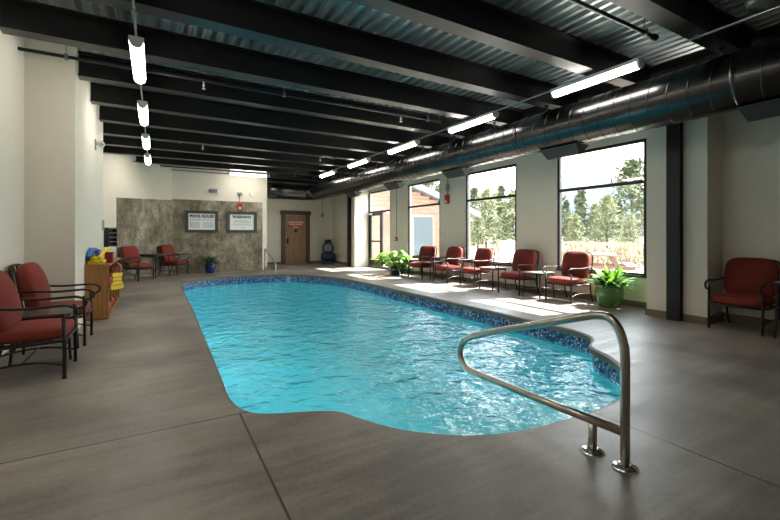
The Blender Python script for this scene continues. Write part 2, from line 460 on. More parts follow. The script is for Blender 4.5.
wbox('wall_right_far_pier', [(6.77,7.45,14.45,15.12,0,ZT)], 'pale pier beside the glass door at the far end')
# concrete facing
cf = MB(); p0 = OB0-OD*0.0; p1 = OB0+OD*2.19
q = [tuple(p0+ON*.0), tuple(p1), tuple(p1+ON*.015), tuple(p0+ON*.015)]
cf.prism(q, 0, 2.42)
for v in cf.bm.verts:
    if v.co.z > 1 and v.co.x < 0: v.co.z = 2.31
cf.box(.47,3.40,15.185,15.21,0,2.46)
struct(cf.obj('wall_concrete_facing', M_conc), 'weathered mottled concrete facing on the lower far wall', 'wall')
# baseboards
bb = MB()
for b in [(7.365,7.38,3.85,14.45,0,.1),(6.755,6.77,2.70,3.545,0,.1),(6.755,7.37,3.53,3.545,0,.1),(6.755,7.25,2.695,2.71,0,.1),(7.235,7.25,-3,2.70,0,.1)]: bb.box(*b)
struct(bb.obj('baseboard_right', M_base), 'tan baseboard running along the window wall', 'baseboard')
bb = MB()
for b in [(3.57,4.72,17.585,17.6,0,.1),(6.03,7.1,17.585,17.6,0,.1),(7.085,7.1,15.12,17.585,0,.1)]: bb.box(*b)
struct(bb.obj('baseboard_alcove', M_base), 'tan baseboard around the alcove with the plank door', 'baseboard')

# corrugated roof deck (flutes run along the room)
d_ = MB(); px = []; x = -2.2
while x < 7.8:
    px += [(x,3.745),(x+.052,3.745),(x+.072,3.80),(x+.132,3.80)]; x += .152
V = [(a,-3.3,z) for a,z in px]+[(a,18,z) for a,z in px]; n = len(px)
d_.quadmesh(V, [(i,i+1,n+i+1,n+i) for i in range(n-1)])
d_.box(-2.3,7.9,-3.4,18,3.81,3.95)
struct(d_.obj('ceiling', M_deck, recalc=False), 'ribbed galvanised steel roof deck above the beams', 'ceiling')

def left_limit(y):
    if y < 6.5: return -1.42
    if y < 9.8: return -.92
    if y < 12.7: return -1.62
    if y < 15.15:
        t = (15.2-y)/1.27; return .48-1.07*t-.12
    return 3.5
ords = ['first','second','third','fourth','fifth','sixth','seventh','eighth','ninth','tenth','eleventh','twelfth','thirteenth','fourteenth','fifteenth','sixteenth','seventeenth','eighteenth']
BY = [4.40+1.195*i for i in range(-6,11)]
for i,y in enumerate(BY):
    xl = left_limit(y+.19) if y < 12 else left_limit(y)
    if abs(y-15.155) < .05: xl = .3
    b = MB(); xr = 6.4
    b.box(xl,xr,y,y+.19,3.41,3.428); b.box(xl,xr,y+.088,y+.102,3.428,3.722); b.box(xl,xr,y,y+.19,3.722,3.742)
    lab = '%s dark steel roof beam counted from the door alcove' % ords[len(BY)-1-i]
    struct(b.obj('ceiling_beam', M_beam), lab, 'beam', 'dark roof beams spanning the room')
g_ = MB(); g_.box(6.30,6.85,-3,17.6,3.722,3.744); g_.box(6.56,6.60,-3,17.6,3.36,3.722); g_.box(6.45,6.95,-3,17.6,3.335,3.36)
struct(g_.obj('ceiling_girder', M_girder), 'black steel girder running lengthwise above the window wall', 'girder')
for (yy,lab) in ((3.01,'black steel column standing against the pier beside the green planter'),(14.73,'black steel column at the mouth of the door alcove')):
    cb = MB(); cb.box(6.655,6.667,yy,yy+.18,0,3.335); cb.box(6.667,6.742,yy+.08,yy+.10,0,3.335); cb.box(6.742,6.754,yy,yy+.18,0,3.335)
    # plates closing the flanges at both long sides, as a boxed column
    cb.box(6.667,6.742,yy+.012,yy+.022,0,3.335); cb.box(6.667,6.742,yy+.158,yy+.168,0,3.335)
    struct(cb.obj('steel_column', M_black), lab, 'column')

# ------------------------------------------------------------------ windows and doors
def frame_bars(mb, y0,y1,z0,z1, w=.055, x0=7.395, x1=7.46):
    mb.box(x0,x1,y0,y0+w,z0,z1); mb.box(x0,x1,y1-w,y1,z0,z1); mb.box(x0,x1,y0+w,y1-w,z0,z0+w); mb.box(x0,x1,y0+w,y1-w,z1-w,z1)
wl = ['tall two-pane window behind the green planter and nearest red chairs','tall two-pane window looking out at a white outdoor chair','tall two-pane window looking out at a wood-sided building']
for i in range(3):
    a,b = WIN[i]
    t = thing('window_%d'%(i+1), wl[i], 'window', (7.38,(a+b)/2,.54)); t['kind']='structure'
    def loc(o): o.parent = t; o.location = (-7.38,-(a+b)/2,-.54); return o
    mb = MB(); frame_bars(mb,a,b,.54,2.96); loc(mb.obj('frame', M_frame))
    mb = MB(); mb.box(7.39,7.465,a+.05,b-.05,2.175,2.235); loc(mb.obj('mid_rail', M_frame))
    mb = MB(); mb.box(7.34,7.40,a,b,.52,.556); loc(mb.obj('sill', M_frame))
    for z0,z1 in ((.595,2.175),(2.235,2.905)):
        mb = MB(); mb.box(7.425,7.431,a+.055,b-.055,z0,z1); loc(mb.obj('pane', M_glass))
a,b = WIN[3]
t = thing('door_1','dark-framed glass exit door with sidelight and transom on the window wall','door',(7.38,(a+b)/2,0)); t['kind']='structure'
def loc(o): o.parent = t; o.location = (-7.38,-(a+b)/2,0); return o
mb = MB(); frame_bars(mb,a,b,0,2.96); mb.box(7.39,7.465,a+.05,b-.05,2.13,2.2); mb.box(7.395,7.46,13.37,13.42,.05,2.13); loc(mb.obj('frame', M_frame))
mb = MB(); mb.box(7.40,7.45,13.42,13.54,.02,2.13); mb.box(7.40,7.45,14.27,14.40,.02,2.13); mb.box(7.40,7.45,13.54,14.27,.02,.30); mb.box(7.40,7.45,13.54,14.27,2.02,2.13)
dl = loc(mb.obj('door_leaf', M_frame))
mb = MB(); mb.box(7.37,7.40,13.5,14.3,1.0,1.06); pb = mb.obj('push_bar', M_frame, dl)
mb = MB(); mb.box(7.30,7.40,14.1,14.35,2.06,2.12); mb.obj('door_closer', M_white, dl)
for y0,y1,z0,z1 in ((13.54,14.27,.30,2.02),(a+.055,13.37,.055,2.13),(a+.055,b-.055,2.2,2.905)):
    mb = MB(); mb.box(7.425,7.431,y0,y1,z0,z1); loc(mb.obj('pane', M_glass))
mb = MB(); mb.box(7.38,7.7,3.86,14.45,-.02,.0)
# plank door in the alcove
t = thing('door_2','plank wooden door with heavy dark timber trim and red sign','door',(5.37,17.6,0)); t['kind']='structure'
mb = MB()
for k in range(6):
    mb.box(-.46+k*.1533,-.46+(k+1)*.1533-.006,-.05,-.005,.02,2.14)
leaf_ = mb.obj('door_leaf', M_plank, t)
mb = MB(); mb.box(-.64,-.47,-.07,-.001,0,2.16); mb.box(.47,.64,-.07,-.001,0,2.16); mb.box(-.68,.68,-.085,-.001,2.16,2.33); mb.obj('door_trim', M_trimwood, t)
mb = MB(); mb.lathe([(.03,-.05),(.03,-.06),(.012,-.062),(.012,-.09),(.034,-.1),(.03,-.13),(.01,-.135)],14,(-.37,0,1.0),'y'); mb.obj('door_knob', M_black, leaf_)
mb = MB(); mb.box(-.42,-.32,-.058,-.05,.9,1.12); mb.obj('knob_plate', M_black, leaf_)
sg = thing('door_sign','red notice with white letters fixed on the plank door','sign',(5.37,17.55,1.66))
mb = MB(); mb.box(-.31,.31,-.012,0,-.04,.24); mb.box(-.18,.18,-.012,0,-.12,-.04); sgb = mb.obj('sign_board', M_signred, sg)
text_obj('AUTHORIZED\nPERSONNEL', .108, M_sign, sgb, 'lettering', (0,-.014,.12), (PI/2,0,0), .002)
text_obj('ONLY', .105, M_sign, sgb, 'lettering', (0,-.014,-.055), (PI/2,0,0), .002)
mb = MB(); mb.lathe([(.06,-.03),(.075,-.02),(.075,0)],16,(5.37,17.55,1.46),'y'); 
hk = tag(mb.obj('door_knocker', M_black), 'small dark round fitting beneath the red door sign', 'knocker')

# ------------------------------------------------------------------ framed signs on the concrete
def wall_sign(name, x0, x1, z0, z1, title, rows, label, tsize):
    cx = (x0+x1)/2; cz = (z0+z1)/2
    t = thing(name, label, 'sign', (cx,15.185,cz)); hw=(x1-x0)/2; hh=(z1-z0)/2
    mb = MB(); w=.1
    mb.box(-hw,-hw+w,-.05,0,-hh,hh); mb.box(hw-w,hw,-.05,0,-hh,hh); mb.box(-hw+w,hw-w,-.05,0,-hh,-hh+w); mb.box(-hw+w,hw-w,-.05,0,hh-w,hh)
    mb.obj('sign_frame', M_signframe, t)
    mb = MB(); mb.box(-hw+w,hw-w,-.022,-.002,-hh+w,hh-w); sb_ = mb.obj('sign_board', M_sign, t)
    text_obj(title, tsize, M_ink, sb_, 'lettering', (0,-.024,hh-w-.095), (PI/2,0,0), .006, spacing=1.05)
    for (xa,xb,z) in rows:   # small print too fine to read in the photograph
        mb = MB(); x = xa
        while x < xb:
            l = random.uniform(.02,.06); mb.box(x,min(x+l,xb),-.024,-.021,z-.0075,z+.0075); x += l+.012
        mb.obj('text_line', M_grey, sb_)
    return t
rows = [(-.35,-.05,.085),(-.35,.3,.055),(.0,.34,.085)]+[(-.36,-.06,z) for z in (-.03,-.065,-.1,-.135,-.17,-.205)]+[(.04,.36,z) for z in (-.03,-.065,-.1,-.135,-.17,-.205)]
wall_sign('pool_rules_sign', .86, 1.89, 1.35, 2.10, 'POOL RULES', rows, 'framed white POOL RULES notice hung on the concrete wall above the blue pot', .125)
rows = [(-.22,.2,.07),(-.3,.32,.035),(-.26,.3,0),(-.3,.3,-.06),(-.28,.3,-.095),(-.05,.1,-.2)]
wall_sign('warning_sign', 2.17, 3.19, 1.35, 2.10, 'WARNING', rows, 'framed white WARNING notice below the red fire alarm', .125)

# ------------------------------------------------------------------ lamps
FG = 'tubular ceiling lights along the two conduits'
def make_lamp(label):
    t = thing('ceiling_light', label, 'ceiling light', (0,0,0), 0, FG)
    n = 10; r = .066; L = .62
    def half(r0, r1, y0, y1, sgn, top):
        V = []; 
        for y in (y0,y1):
            for k in range(n+1):
                a = PI*k/n; V.append((r*math.cos(a), y, -sgn*r*r1*math.sin(a)))
        F = [(k,k+1,n+2+k,n+1+k) for k in range(n)]+[tuple(range(n+1)), tuple(range(2*n+1,n,-1))]
        return V,F
    mb = MB(); V,F = half(0,1.0,-L+.03,L-.03,1,0); mb.quadmesh(V,F,True); mb.obj('diffuser', M_lamp, t)
    mb = MB(); mb.box(-.07,.07,-L,L,0.0,.045); mb.obj('housing', M_white, t)
    for s in (-1,1):
        mb = MB(); y0,y1 = sorted((s*L, s*(L-.03))); V,F = half(0,1.03,y0,y1,1,0); mb.quadmesh(V,F); mb.obj('end_cap', M_white, t)
    return t
XL, XR, ZL = -.175, 5.03, 3.335
lab_l = ['ceiling light nearest the camera on the conduit above the red chairs by the side wall','second ceiling light along the conduit over the wooden cabinet side','third ceiling light along the conduit over the wooden cabinet side','farthest ceiling light on the conduit over the wooden cabinet side']
lab_r = ['largest ceiling light, beside the round duct above the nearest window','second ceiling light along the conduit next to the round duct','third ceiling light along the conduit next to the round duct','fourth ceiling light along the conduit next to the round duct','farthest ceiling light on the conduit next to the round duct']
yc = [BY[i]+.095 for i in (5,7,9,11,13)]   # beneath every second beam
lamp0 = make_lamp(lab_r[0]); lamp0.location = (XR, yc[0], ZL)
for k in range(1,5): dup(lamp0, (XR,yc[k],ZL), 0, lab_r[k])
for k in range(1,5): dup(lamp0, (XL,yc[k],ZL), 0, lab_l[k-1])
dup(lamp0, (XL,yc[0],ZL), 0, 'ceiling light overhead on the conduit above the side wall, out of frame')
dup(lamp0, (XL,yc[0]-2.39,ZL), 0, 'ceiling light on the side-wall conduit behind the camera')
w = dup(lamp0, (2.76,14.42,3.35), PI/2, 'single ceiling light set crosswise above the concrete wall', 'ceiling light over the far wall')
for (xx,lab) in ((XL,'thin metal conduit carrying the row of lights along the side wall'),(XR,'thin metal conduit carrying the row of lights beside the round duct')):
    t = thing('light_conduit', lab, 'conduit', (xx,0,3.388))
    mb = MB(); mb.tube([(0,-2.9,0),(0,14.4,0)], .012, 8); mb.obj('pipe', M_flange, t)
    for y in BY:
        if y < 14.3:
            mb = MB(); mb.box(-.018,.018,y+.075,y+.115,-.016,.022); mb.obj('clamp', M_flange, t)

# ------------------------------------------------------------------ sprinkler pipes
def sprinkler(y, x0, x1, heads, rods, label, z=3.47):
    t = thing('sprinkler_pipe', label, 'sprinkler pipe', (0,y,z), 0, 'sprinkler pipes under the roof deck')
    mb = MB(); mb.tube([(x0,0,0),(x1,0,0)], .021, 10); mb.obj('pipe', M_black, t)
    mb = MB(); mb.tube([(x1-.03,0,0),(x1+.03,0,0)], .034, 10); mb.obj('end_cap', M_black, t)
    for x in rods:
        mb = MB(); mb.tube([(x,0,.02),(x,0,.275)], .006, 6); mb.box(x-.02,x+.02,-.03,.03,-.03,.03); mb.obj('hanger_rod', M_flange, t)
    for x in heads:
        mb = MB(); mb.tube([(x,0,-.02),(x,0,-.06)], .012, 8); mb.lathe([(.02,-.06),(.022,-.075),(.008,-.08),(.008,-.11),(.03,-.115),(.03,-.12)],10,(x,0,0)); mb.obj('sprinkler_head', M_white, t)
sprinkler(6.33,-1.4,4.8,(.6,3.9),(-.95,1.75,4.5),'dark sprinkler pipe crossing from the side wall in front of the second row of lights')
sprinkler(2.42,-1.4,4.8,(1.0,),(1.2,4.6),'dark sprinkler pipe closest to the camera, ending near the largest ceiling light')
sprinkler(10.8,-1.6,4.8,(1.0,4.0),(.5,4.4),'dark sprinkler pipe across the middle of the roof')
sprinkler(14.8,.1,4.8,(3.55,),(2.2,4.5),'dark sprinkler pipe in front of the far concrete wall')

# ------------------------------------------------------------------ round duct
t = thing('spiral_duct','large round spiral steel duct running the length of the window wall','duct',(5.6,0,2.98))
R_ = .315
path = [(0,-2.95,0),(0,4,0),(0,10,0),(0,15.2,0)]+[(-.55+.55*math.cos(a),15.2+.55*math.sin(a),0) for a in [k*PI/16 for k in range(1,9)]]+[(-1.3,15.75,0),(-2.1,15.75,0)]
mb = MB(); mb.tube(path, R_, 40); mb.obj('duct_body', M_duct, t)
hel = []; pitch=.22; y=-2.9
while y < 15.1:
    a = 2*PI*y/pitch; hel.append(((R_+.001)*math.cos(a), y, (R_+.001)*math.sin(a))); y += pitch/28
mb = MB(); mb.tube(hel, .007, 5); mb.obj('spiral_seam', M_duct, t)
for y in (1.9,4.9,8.0,11.0,14.0):
    mb = MB(); mb.tube([(0,y-.02,0),(0,y+.02,0)], R_+.006, 32); mb.obj('joint_band', M_duct, t)
for y in [BY[i]+.095 for i in (4,6,7,8,9,10,11,12,13,14)]:
    mb = MB(); mb.tube([(0,y,R_-.01),(0,y,.43)], .008, 6); mb.box(-.02,.02,y-.02,y+.02,.40,.428); mb.obj('hanger', M_duct, t)
for k,(yn,lab) in enumerate(((1.25,'V-shaped air diffuser under the duct nearest the camera'),(3.88,'V-shaped air diffuser under the duct at the edge of the largest window'),(6.52,'V-shaped air diffuser under the duct by the window with the white outdoor chair'),(9.16,'V-shaped air diffuser under the duct by the window facing the wood-sided building'),(11.8,'V-shaped air diffuser under the duct near the glass door'))):
    t = thing('air_diffuser', lab, 'air diffuser', (5.66,yn,2.52), 0, 'air diffusers under the round duct')
    mb = MB()
    V = [(-.16,0,.144),(.16,0,.144),(.02,.05,0),(-.02,.05,0),(-.16,.68,.144),(.16,.68,.144),(.02,.63,0),(-.02,.63,0)]
    mb.quadmesh(V,[(0,3,2,1),(4,5,6,7),(0,4,7,3),(1,2,6,5),(3,7,6,2),(0,1,5,4)]); mb.obj('shell', M_diff, t)
    mb = MB()
    mb.box(-.17,.17,-.008,.688,.136,.144); mb.obj('flange', M_diff, t)
# ribbed drum near the camera
t = thing('ceiling_speaker','ribbed metal drum hung under the roof deck above the largest ceiling light','ceiling drum',(4.98,1.52,3.74))
mb = MB(); prof = [(.16,0)]; z=0
for k in range(7): prof += [(.165,-.03-.035*k),(.150,-.045-.035*k)]
prof += [(.135,-.31),(.12,-.28),(.105,-.32),(.09,-.285),(.075,-.325),(.06,-.29),(.045,-.325),(.03,-.29),(.015,-.325),(.002,-.325)]
mb.lathe(prof, 28); mb.obj('drum', M_flange, t)
mb = MB(); mb.tube([(0,0,0),(0,0,.04)],.03,8); mb.obj('mount', M_black, t)

# ------------------------------------------------------------------ chairs and tables
def make_chair(label, group):
    t = thing('patio_armchair', label, 'chair', (0,0,0), 0, group)
    W = .285
    mb = MB(); mb.cushion(.56,.56,.145, Matrix.Translation((0,-.02,.40)), n=5); sc = mb.obj('seat_cushion', M_cush, t)
    ML = Matrix.Translation((0,.215,.685)) @ Matrix.Rotation(-.24,4,'X') @ Matrix.Rotation(PI/2,4,'X')
    mb = MB(); mb.cushion(.58,.55,.20, ML, n=4.0, puff=.34); mb.obj('back_cushion', M_cush, t)
    mb = MB()
    for s in (-1,1):
        mb.tube([(s*W,-.29,.335),(s*W,.27,.315)], .014, 8)
    mb.tube([(-W,-.29,.335),(W,-.29,.335)], .014, 8); mb.tube([(-W,.26,.315),(W,.26,.315)], .014, 8)
    for k in range(5):
        xx = -.2+.1*k; mb.box(xx-.015,xx+.015,-.28,.26,.322,.328)
    mb.obj('seat_frame', M_chair, t)
    mb = MB()
    for s in (-1,1):
        mb.tube(catmull([(s*W,.265,.31),(s*W,.285,.5),(s*W,.33,.75),(s*(W-.015),.36,.87)],4,False), .014, 8)
    mb.tube(catmull([(-W+.015,.36,.87),(-.2,.378,.92),(0,.385,.935),(.2,.378,.92),(W-.015,.36,.87)],4,False), .013, 8)
    for k in range(4):
        xx = -.18+.12*k; mb.tube([(xx,.28,.33),(xx,.325,.6),(xx,.38,.92)], .008, 6)
    mb.obj('back_frame', M_chair, t)
    for s in (-1,1):
        mb = MB(); mb.tube([(s*W,-.285,0),(s*W,-.285,.30),(s*W,-.28,.54)], [.015,.016,.016], 8); mb.lathe([(.019,0),(.019,.02),(.014,.025)],8,(s*W,-.285,0)); mb.obj('leg', M_chair, t)
        mb = MB(); mb.tube(catmull([(s*W,.265,.33),(s*W,.27,.2),(s*W,.31,.07),(s*W,.345,.0)],4,False), .015, 8); mb.obj('leg', M_chair, t)
        arm = [(s*W,.315,.66),(s*(W+.01),.2,.655),(s*(W+.02),0,.64),(s*(W+.02),-.2,.645),(s*(W+.015),-.30,.645),(s*(W+.01),-.365,.61),(s*(W+.005),-.37,.565),(s*W,-.33,.535),(s*W,-.285,.545),(s*W,-.275,.575)]
        mb = MB(); mb.tube(catmull(arm,5,False), .0125, 8); mb.obj('armrest', M_chair, t)
        mb = MB(); mb.tube(catmull([(s*W,-.285,.12),(s*W,-.1,.165),(s*W,.1,.165),(s*W,.285,.13)],4,False), .009, 6); mb.obj('stretcher', M_chair, t)
    mb = MB(); mb.tube(catmull([(-W,.0,.168),(-.1,.0,.175),(.1,.0,.175),(W,.0,.168)],3,False), .009, 6); mb.obj('stretcher', M_chair, t)
    return t
G_R = 'red armchairs along the window wall'; G_L = 'red armchairs by the side wall'; G_F = 'red armchairs at the concrete wall'
FACE_W = -PI/2   # facing -X (front of the chair is local -Y)
ch0 = make_chair('red armchair beside the green glazed planter, closest to it of the window row', G_R)
ch0.location = (6.91,5.05,0); ch0.rotation_euler = (0,0,FACE_W-.03)
for (x,y,rz,lab) in ((6.86,6.27,.05,'red armchair against the wall between the two nearest windows, second from the green planter'),
                     (6.93,7.66,-.06,'red armchair in front of the window with the white outdoor chair'),
                     (6.88,8.72,.08,'red armchair below the red alarm on the window wall, fourth in the row'),
                     (6.90,10.0,.22,'red armchair beside the leafy navy pot, under the window facing the building')):
    dup(ch0, (x,y,0), FACE_W+rz, lab, G_R)
dup(ch0, (6.86,2.33,0), FACE_W, 'shaded red armchair standing alone past the black column', 'red armchair past the column')
dup(ch0, (-.98,4.83,0), PI/2, 'large red armchair cut by the frame edge, nearest the camera at the side wall', G_L)
dup(ch0, (-.985,6.06,0), PI/2, 'red armchair between the wooden cabinet and the low dark side table', G_L)
fa = math.atan2(ON.y, ON.x)+PI/2
dup(ch0, (-.44,13.50,0), fa, 'far red armchair at the concrete wall, beyond the wooden cabinet', G_F)
dup(ch0, (.52,14.62,0), fa+.1, 'far red armchair at the concrete wall beneath the corner, nearer the blue pot', G_F)

def make_table(label, group, h=.52, w=.46, top=M_tabletop):
    t = thing('side_table', label, 'side table', (0,0,0), 0, group)
    mb = MB(); mb.prism([(w/2*sx*(1 if k else .93),w/2*sy*(.93 if k else 1)) for sx,sy,k in ((1,1,1),(1,1,0),(-1,1,0),(-1,1,1),(-1,-1,1),(-1,-1,0),(1,-1,0),(1,-1,1))], h-.022, h); mb.obj('tabletop', top, t)
    mb = MB(); e=w/2-.03
    for p,q in (((-e,-e),(e,-e)),((e,-e),(e,e)),((e,e),(-e,e)),((-e,e),(-e,-e))): mb.obox((p[0],p[1],h-.035),(q[0],q[1],h-.035),.018,.026)
    mb.obj('apron', M_chair, t)
    for sx in (-1,1):
        for sy in (-1,1):
            mb = MB(); mb.tube(catmull([(sx*e,sy*e,h-.03),(sx*e,sy*e,h*.5),(sx*(e+.012),sy*(e+.012),0)],4,False), .013, 8); mb.obj('leg', M_chair, t)
    mb = MB(); 
    for p,q in (((-e,-e),(e,e)),((-e,e),(e,-e))): mb.tube([(p[0],p[1],h*.35),(0,0,h*.38),(q[0],q[1],h*.35)], .008, 6)
    mb.obj('stretcher', M_chair, t)
    return t
tb0 = make_table('small metal side table between the two armchairs nearest the green planter', 'low side tables along the window wall', top=M_top_lit)
tb0.location = (6.80,5.66,0)
for (x,y,lab) in ((6.80,6.96,'small metal side table between the second and third window-row armchairs'),
                  (6.80,9.36,'small metal side table between the two farthest window-row armchairs'),
                  (6.92,10.63,'small metal side table between the farthest window-row armchair and the leafy pots')):
    dup(tb0, (x,y,0), 0, lab, 'low side tables along the window wall')
tl = make_table('low dark side table between the two armchairs at the side wall', 'low dark side table', .475, .50); tl.location = (-.98,5.445,0)
tb1 = make_table('taller dark table between the two far armchairs at the concrete wall', 'taller dark tables', .70, .60); tb1.location = (-.02,14.08,0); tb1.rotation_euler = (0,0,fa)
dup(tb1, (6.9,1.66,0), 0, 'taller dark table at the frame edge beside the shaded armchair', 'taller dark tables')

# ------------------------------------------------------------------ handrails
def make_rail(label):
    t = thing('pool_handrail', label, 'handrail', (0,0,0), 0, 'stainless pool handrails')
    pts = [(0,0,0),(0,0,.3),(0,0,.60)]+[tuple(p) for p in catmull([(0,.004,.66),(0,.035,.75),(0,.095,.805),(0,.19,.80)],5,False)]+[(0,.6,.665),(0,1.08,.508)]+[tuple(p) for p in catmull([(0,1.22,.455),(0,1.33,.39),(0,1.385,.31),(0,1.37,.23),(0,1.30,.175),(0,1.2,.165)],5,False)]+[(0,.6,.172),(0,.015,.19)]
    mb = MB(); mb.tube(pts, .0245, 16); mb.obj('rail', M_steel, t)
    mb = MB(); mb.tube([(0,.19,0),(0,.19,.165)], .0245, 16); mb.obj('post', M_steel, t)
    for y in (0,.19):
        mb = MB(); mb.lathe([(.068,0),(.068,.004),(.055,.014),(.034,.02),(.027,.022)],24,(0,y,0)); mb.obj('base_flange', M_chrome, t)
    return t
hr = make_rail('stainless handrail looping over the near pool edge'); hr.location = (2.22,1.27,0)
dup(hr, (3.17,13.82,0), PI, 'small far stainless handrail at the end of the pool by the concrete wall')

# ------------------------------------------------------------------ plants
def pot(t, m, R, H, soil=True):
    mb = MB(); mb.lathe([(R*.62,0),(R*.72,.02),(R*.95,H*.45),(R*1.0,H*.65),(R*.93,H*.86),(R*.88,H*.90),(R*1.03,H*.93),(R*1.05,H*.98),(R*.98,H),(R*.88,H*.97),(R*.85,H*.88)],32)
    p = mb.obj('pot', m, t)
    mb = MB(); mb.lathe([(R*.86,H*.85),(R*.86,H*.90),(.001,H*.92)],20); mb.obj('soil', M_soil, t)
def plant(name, label, loc, R, H, mpot, mleaf, n, Lr, wr, elr, droop, seed, group=None, stems=False, mleaf2=None, xmax=99, ymax=99, ymin=-99):
    t = thing(name, label, 'potted plant', loc, 0, group); rnd = random.Random(seed)
    if mpot: pot(t, mpot, R, H)
    else: pot(t, M_rubber, R, H)
    mb = MB(); sb = MB() if stems else None; mb2 = MB() if mleaf2 else None
    for k in range(n):
        az = rnd.uniform(0,2*PI); el = rnd.uniform(*elr); r0 = rnd.uniform(0,R*.55)
        base = Vector((r0*math.cos(az), r0*math.sin(az), H*.9)); L = rnd.uniform(*Lr)
        d_ = Vector((math.cos(az)*math.cos(el), math.sin(az)*math.cos(el)))*(L*(1.25 if stems else .85))
        if loc[0]+base.x+d_.x > xmax or not ymin < loc[1]+base.y+d_.y < ymax: continue
        tgt = mb2 if (mb2 and rnd.random() < .35) else mb
        if stems:
            d = Vector((math.cos(az)*math.cos(el), math.sin(az)*math.cos(el), math.sin(el)))
            tip = base+d*L; sb.tube([base, base+d*L*.6+Vector((0,0,.03)), tip], .004, 4)
            for j in range(3):
                tgt.leaf(base+d*L*(.55+.22*j), az+rnd.uniform(-1.2,1.2), rnd.uniform(-.2,.6), rnd.uniform(*wr)*1.7, rnd.uniform(*wr), droop, 5, rnd.uniform(-.4,.4))
        else:
            tgt.leaf(base, az, el, L, rnd.uniform(*wr), droop, 7, rnd.uniform(-.25,.25))
    mb.obj('foliage', mleaf, t, recalc=False)
    if mb2: mb2.obj('foliage', mleaf2, t, recalc=False)
    if sb: sb.obj('stem', M_leaf2, t)
    return t
plant('potted_fern','bright green leafy plant in a large glossy green planter under the window',(6.98,4.27,0),.235,.40,M_potg,M_leaf,90,(.24,.44),(.06,.10),(.5,1.45),1.0,3,mleaf2=M_leaf2,xmax=7.2)
plant('potted_plant','broad pale-leaved plant spilling from the navy pot by the glass door',(6.62,11.05,0),.19,.33,M_potn,M_leaf3,40,(.28,.56),(.13,.22),(.15,1.2),.7,5,stems=True,mleaf2=M_leaf,xmax=7.05,ymax=11.5,ymin=10.45)
plant('potted_plant','bushy plant in the teal pot tucked behind the navy pot',(7.0,11.42,0),.17,.36,M_pott,M_leaf3,40,(.25,.5),(.11,.18),(.5,1.35),.7,9,stems=True,xmax=7.1)
plant('potted_plant','dark-leaved plant in the cobalt blue pot beneath the POOL RULES sign',(1.60,14.76,0),.18,.34,M_potb,M_leaf2,56,(.26,.44),(.05,.08),(.3,1.3),1.2,11,ymax=14.98)
plant('potted_plant','grey-green leafy plant on the floor just beyond the wooden cabinet',(-.80,10.16,0),.15,.46,None,M_leaf2,44,(.2,.42),(.1,.16),(.1,1.2),.7,13,stems=True,ymin=10.05)

# ------------------------------------------------------------------ pool toy cabinet
t = thing('storage_cabinet','oak pool-toy cabinet with open diagonal lattice front at the side wall','cabinet',(-.895,7.4,0))
CW,CD,CH = .285,2.2,.825
mb = MB()
for k in range(3): mb.box(k*CW/3+.001,(k+1)*CW/3-.001,0,.022,.02,CH-.025)
mb.obj('end_panel', M_oak, t)
mb = MB(); mb.box(0,CW,CD-.022,CD,.02,CH-.025); mb.obj('end_panel', M_oak, t)
mb = MB(); mb.box(0,.015,.022,CD-.022,.02,CH-.025); mb.obj('back_panel', M_oak, t)
mb = MB(); mb.box(0,CW,.022,CD-.022,.0,.05); mb.obj('bottom_panel', M_oak, t)
mb = MB(); mb.box(0,CW+.015,-.012,CD+.012,CH-.025,CH); mb.obj('top', M_oak, t)
for k in range(-1,5):
    for s in (1,-1):
        mb = MB(); y0 = .05+k*.52; za,zb = (.06,.79) if s > 0 else (.79,.06)
        p0 = Vector((CW/2+.02,y0,za)); p1 = Vector((CW/2+.02,y0+.73,zb)); dd = p1-p0
        t0 = max(0,(.03-p0.y)/dd.y); t1 = min(1,(CD-.03-p0.y)/dd.y)
        if t1-t0 > .1:
            mb.obox(p0+dd*t0, p0+dd*t1, CW-.06, .014, up=(0,-dd.z,dd.y)); mb.obj('lattice_board', M_oak, t)
tw = None
labs = ['red rolled towel in the lattice opening nearest the camera, low down','red rolled towel high in the lattice near the yellow float','red rolled towel low in the middle of the lattice','red rolled towel high in the middle of the lattice','red rolled towel low at the far end of the lattice']
for k,(yy,zz) in enumerate(((.30,.17),(.56,.52),(.82,.17),(1.08,.52),(1.60,.52))):
    if tw is None:
        tw = thing('rolled_towel', labs[k], 'towel', (0,0,0), 0, 'red towels in the cabinet lattice')
        mb = MB(); mb.tube([(-.10,0,0),(.11,0,0)], .062, 16)
        sp = [(.112,(.012+.045*i/30)*math.cos(i*.55),(.012+.045*i/30)*math.sin(i*.55)) for i in range(30)]
        mb.tube(sp,.004,4); mb.obj('roll', M_pink, tw); tw.location = (-.72,7.4+yy,zz)
    else: dup(tw, (-.72,7.4+yy,zz), 0, labs[k])
# yellow float vest hung on the lattice front
t = thing('float_vest','yellow foam swim vest with pink straps hanging on the cabinet front','swim vest',(-.565,8.12,.37))
prof = [(-.115,0),(.115,0),(.12,.06),(.075,.14),(.085,.2),(.10,.27),(-.10,.27),(-.085,.2),(-.075,.14),(-.12,.06)]
mb = MB(); mb.prism(prof, -.03, .03)
for v in mb.bm.verts: v.co = Vector((v.co.z*1.0+.02*0, v.co.x, v.co.y))
mb.obj('vest_body', M_yel, t); 
mb = MB()
for z in (.07,.14,.2): mb.box(-.033,.033,-.09,.09,z-.004,z+.004)
mb.obj('belt_line', M_rubber, t)
for s in (-1,1):
    mb = MB(); mb.tube(catmull([(0,s*.07,.26),(.0,s*.085,.34),(0,s*.06,.40),(-.03,s*.05,.415)],4,False), .02, 8); mb.obj('strap', M_pink if s > 0 else M_darkred, t)
t.rotation_euler = (0,0,-.75)
